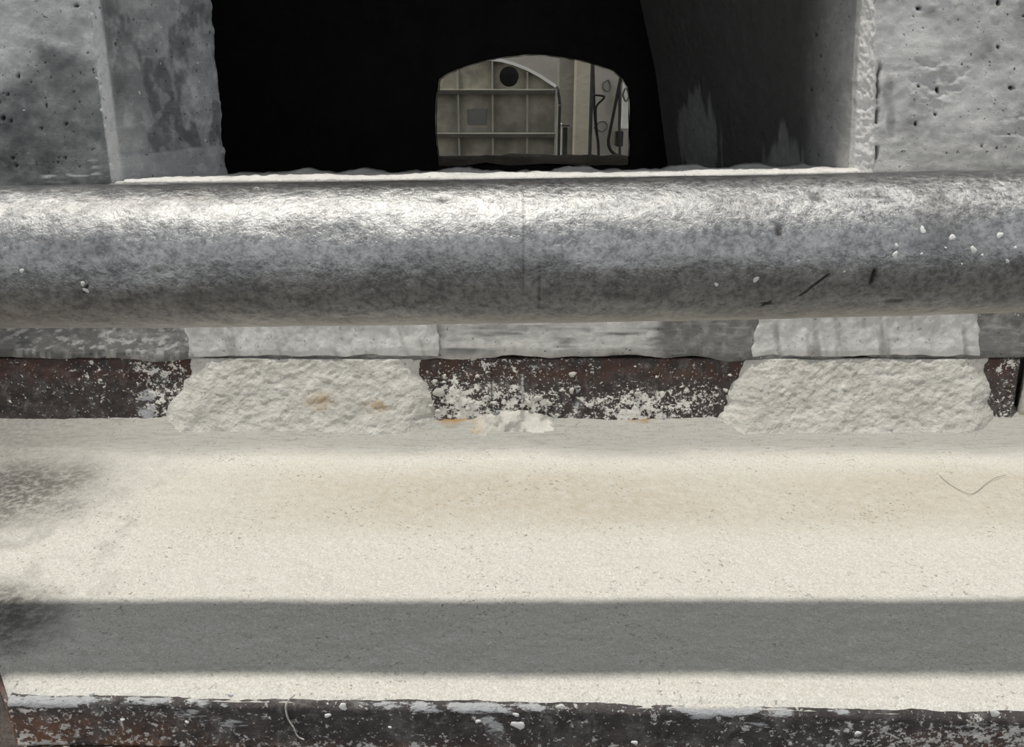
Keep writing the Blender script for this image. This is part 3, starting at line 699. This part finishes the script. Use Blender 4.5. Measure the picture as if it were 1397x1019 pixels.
for py, dp in ((122.5, .07), (182, .07), (240, .07)):
    a = pz(560, py)[0]; b = pz(756, py)[0]; z_ = pz(600, py, Y-.06)[1]
    box('horizontal_rib', (a, Y-dp, z_-.004), (b, Y, z_+.004), 'panel_rib', fp, bev=.001)
    box('rib_shadow_strip', (a, Y-dp, z_-.028), (b, Y-dp+.008, z_-.004), 'rib_shadow_brown', fp, bev=.001)  # dark strip standing in for the shadow below the rib
for px in (580, 626.5, 672.5, 719):
    a = pz(px, 180)[0]; top = zt0 if px < 675 else pz(719, 98)[1]
    mat = 'panel_rib'
    box('vertical_rib', (a-.006, Y-.045, -CZ), (a+.006, Y, top), mat, fp, bev=.002)
box('side_flange', (x1-.008, Y-.06, -CZ), (x1+.006, Y+.012, zt1), 'panel_rib', fp)
a, b = pz(638, 149), pz(664, 170)
box('dark_patch', (a[0], Y-.006, b[1]), (b[0], Y, a[1]), 'patch_grey', fp, bev=.002)
def upright(name, pa, pb, y, top, mat, label, cat, dy=.16):
    a = at(pa, 150, y=y)[0]; b = at(pb, 150, y=y)[0]
    o = box(name, (a, y, -CZ), (b, y+dy, top), mat, bev=.008); tag(o, label, cat); return o
upright('steel_column', 761, 785.5, 6.9, 1.7, 'column_grey', 'wide grey column right of the ribbed panel', 'column')
upright('steel_column', 784, 804, 6.7, 1.7, 'column_beige', 'beige column beside the wide grey one', 'column')
upright('steel_column', 804.5, 809, 7.3, 1.7, 'panel_dark', 'thin dark strip in place of the dark gap right of the beige column', 'column', .06)  # added dark strip that stands in for a gap
# short post and frame in front of the grey column
fr = empty('post_frame', (at(768, 200, y=6.4)[0], 6.4, -CZ)); tag(fr, 'short pale post with a dark frame at the foot of the grey column', 'frame')
a = at(762.5, 168, y=6.4); b = at(767, 168, y=6.4); box('post', (a[0], 6.4, -CZ), (b[0], 6.43, a[2]), 'panel_edge', fr, bev=.004)
a = at(768.5, 174, y=6.4); b = at(774.5, 174, y=6.4); box('frame_side', (a[0], 6.4, -CZ), (b[0], 6.44, a[2]), 'panel_dark', fr, bev=.004)
a = at(767, 170, y=6.4); b = at(777, 172.5, y=6.4); box('frame_top', (a[0], 6.39, b[2]), (b[0], 6.45, a[2]), 'panel_dark', fr, bev=.002)
tag(tube('dark_strut', [at(760, 118, y=6.3), at(763.5, 140, y=6.3), at(763, 170, y=6.3), np.append(at(763, 170, y=6.3)[:2], -CZ)], .011, 'panel_dark'), 'dark slanting strut between ribbed panel and grey column', 'strut')
def cable(name, pts, r, mat, label, y=7.45, cat='cable'):
    return tag(tube(name, [at(px, py, y=y) for px, py in pts], r, mat), label, cat)
cable('hanging_cable', [(809, 80), (810, 120), (811, 150), (813, 175), (816, 195), (817, 230)], .012, 'cable_black', 'black cable hanging straight beside the dark gap strip')
cable('hanging_cable', [(805, 129), (815, 130), (824, 131.5), (822, 136), (814, 145), (813, 160), (815, 185)], .009, 'cable_black', 'black cable bent into a sharp hook on the far wall', 7.38)
cable('hanging_cable', [(810, 175), (818, 166), (826, 166), (828, 173), (821, 179), (814, 176)], .006, 'cable_grey', 'grey cable loop low on the far wall', 7.594)
cable('hanging_cable', [(830, 108), (823, 113), (823, 121), (829, 124), (833, 118), (830, 108)], .006, 'cable_grey', 'grey cable loop high on the far wall', 7.594)
cable('hanging_cable', [(848, 100), (844, 120), (838, 150), (832, 180), (830, 195), (834, 206), (842, 212)], .014, 'cable_black', 'thick black hose sagging down the far right')
cable('wall_pipe', [(845, 110), (845.5, 150), (845, 175), (846, 230)], .012, 'panel_dark', 'dark vertical pipe at the right of the arched hole', cat='pipe')
cable('hanging_cable', [(853, 120), (850, 130), (854, 138), (858, 130), (855, 120)], .008, 'cable_grey', 'small grey coil right of the dark pipe')
box_ = tag(box('wall_panel', tuple(at(848, 176, y=7.52)), tuple(np.array(at(862, 108, y=7.52))+np.array([0, .07, 0])), 'panel_edge', bev=.006), 'pale wall panel at the right end of the arched view', 'panel')
lo = at(843, 205, y=7.3); tag(box('junction_box', (lo[0], 7.45, at(843, 200, y=7.45)[2]), (at(851, 178, y=7.45)[0], 7.58, at(851, 179, y=7.45)[2]), 'panel_dark', bev=.006), 'small dark box low on the dark wall pipe', 'box')
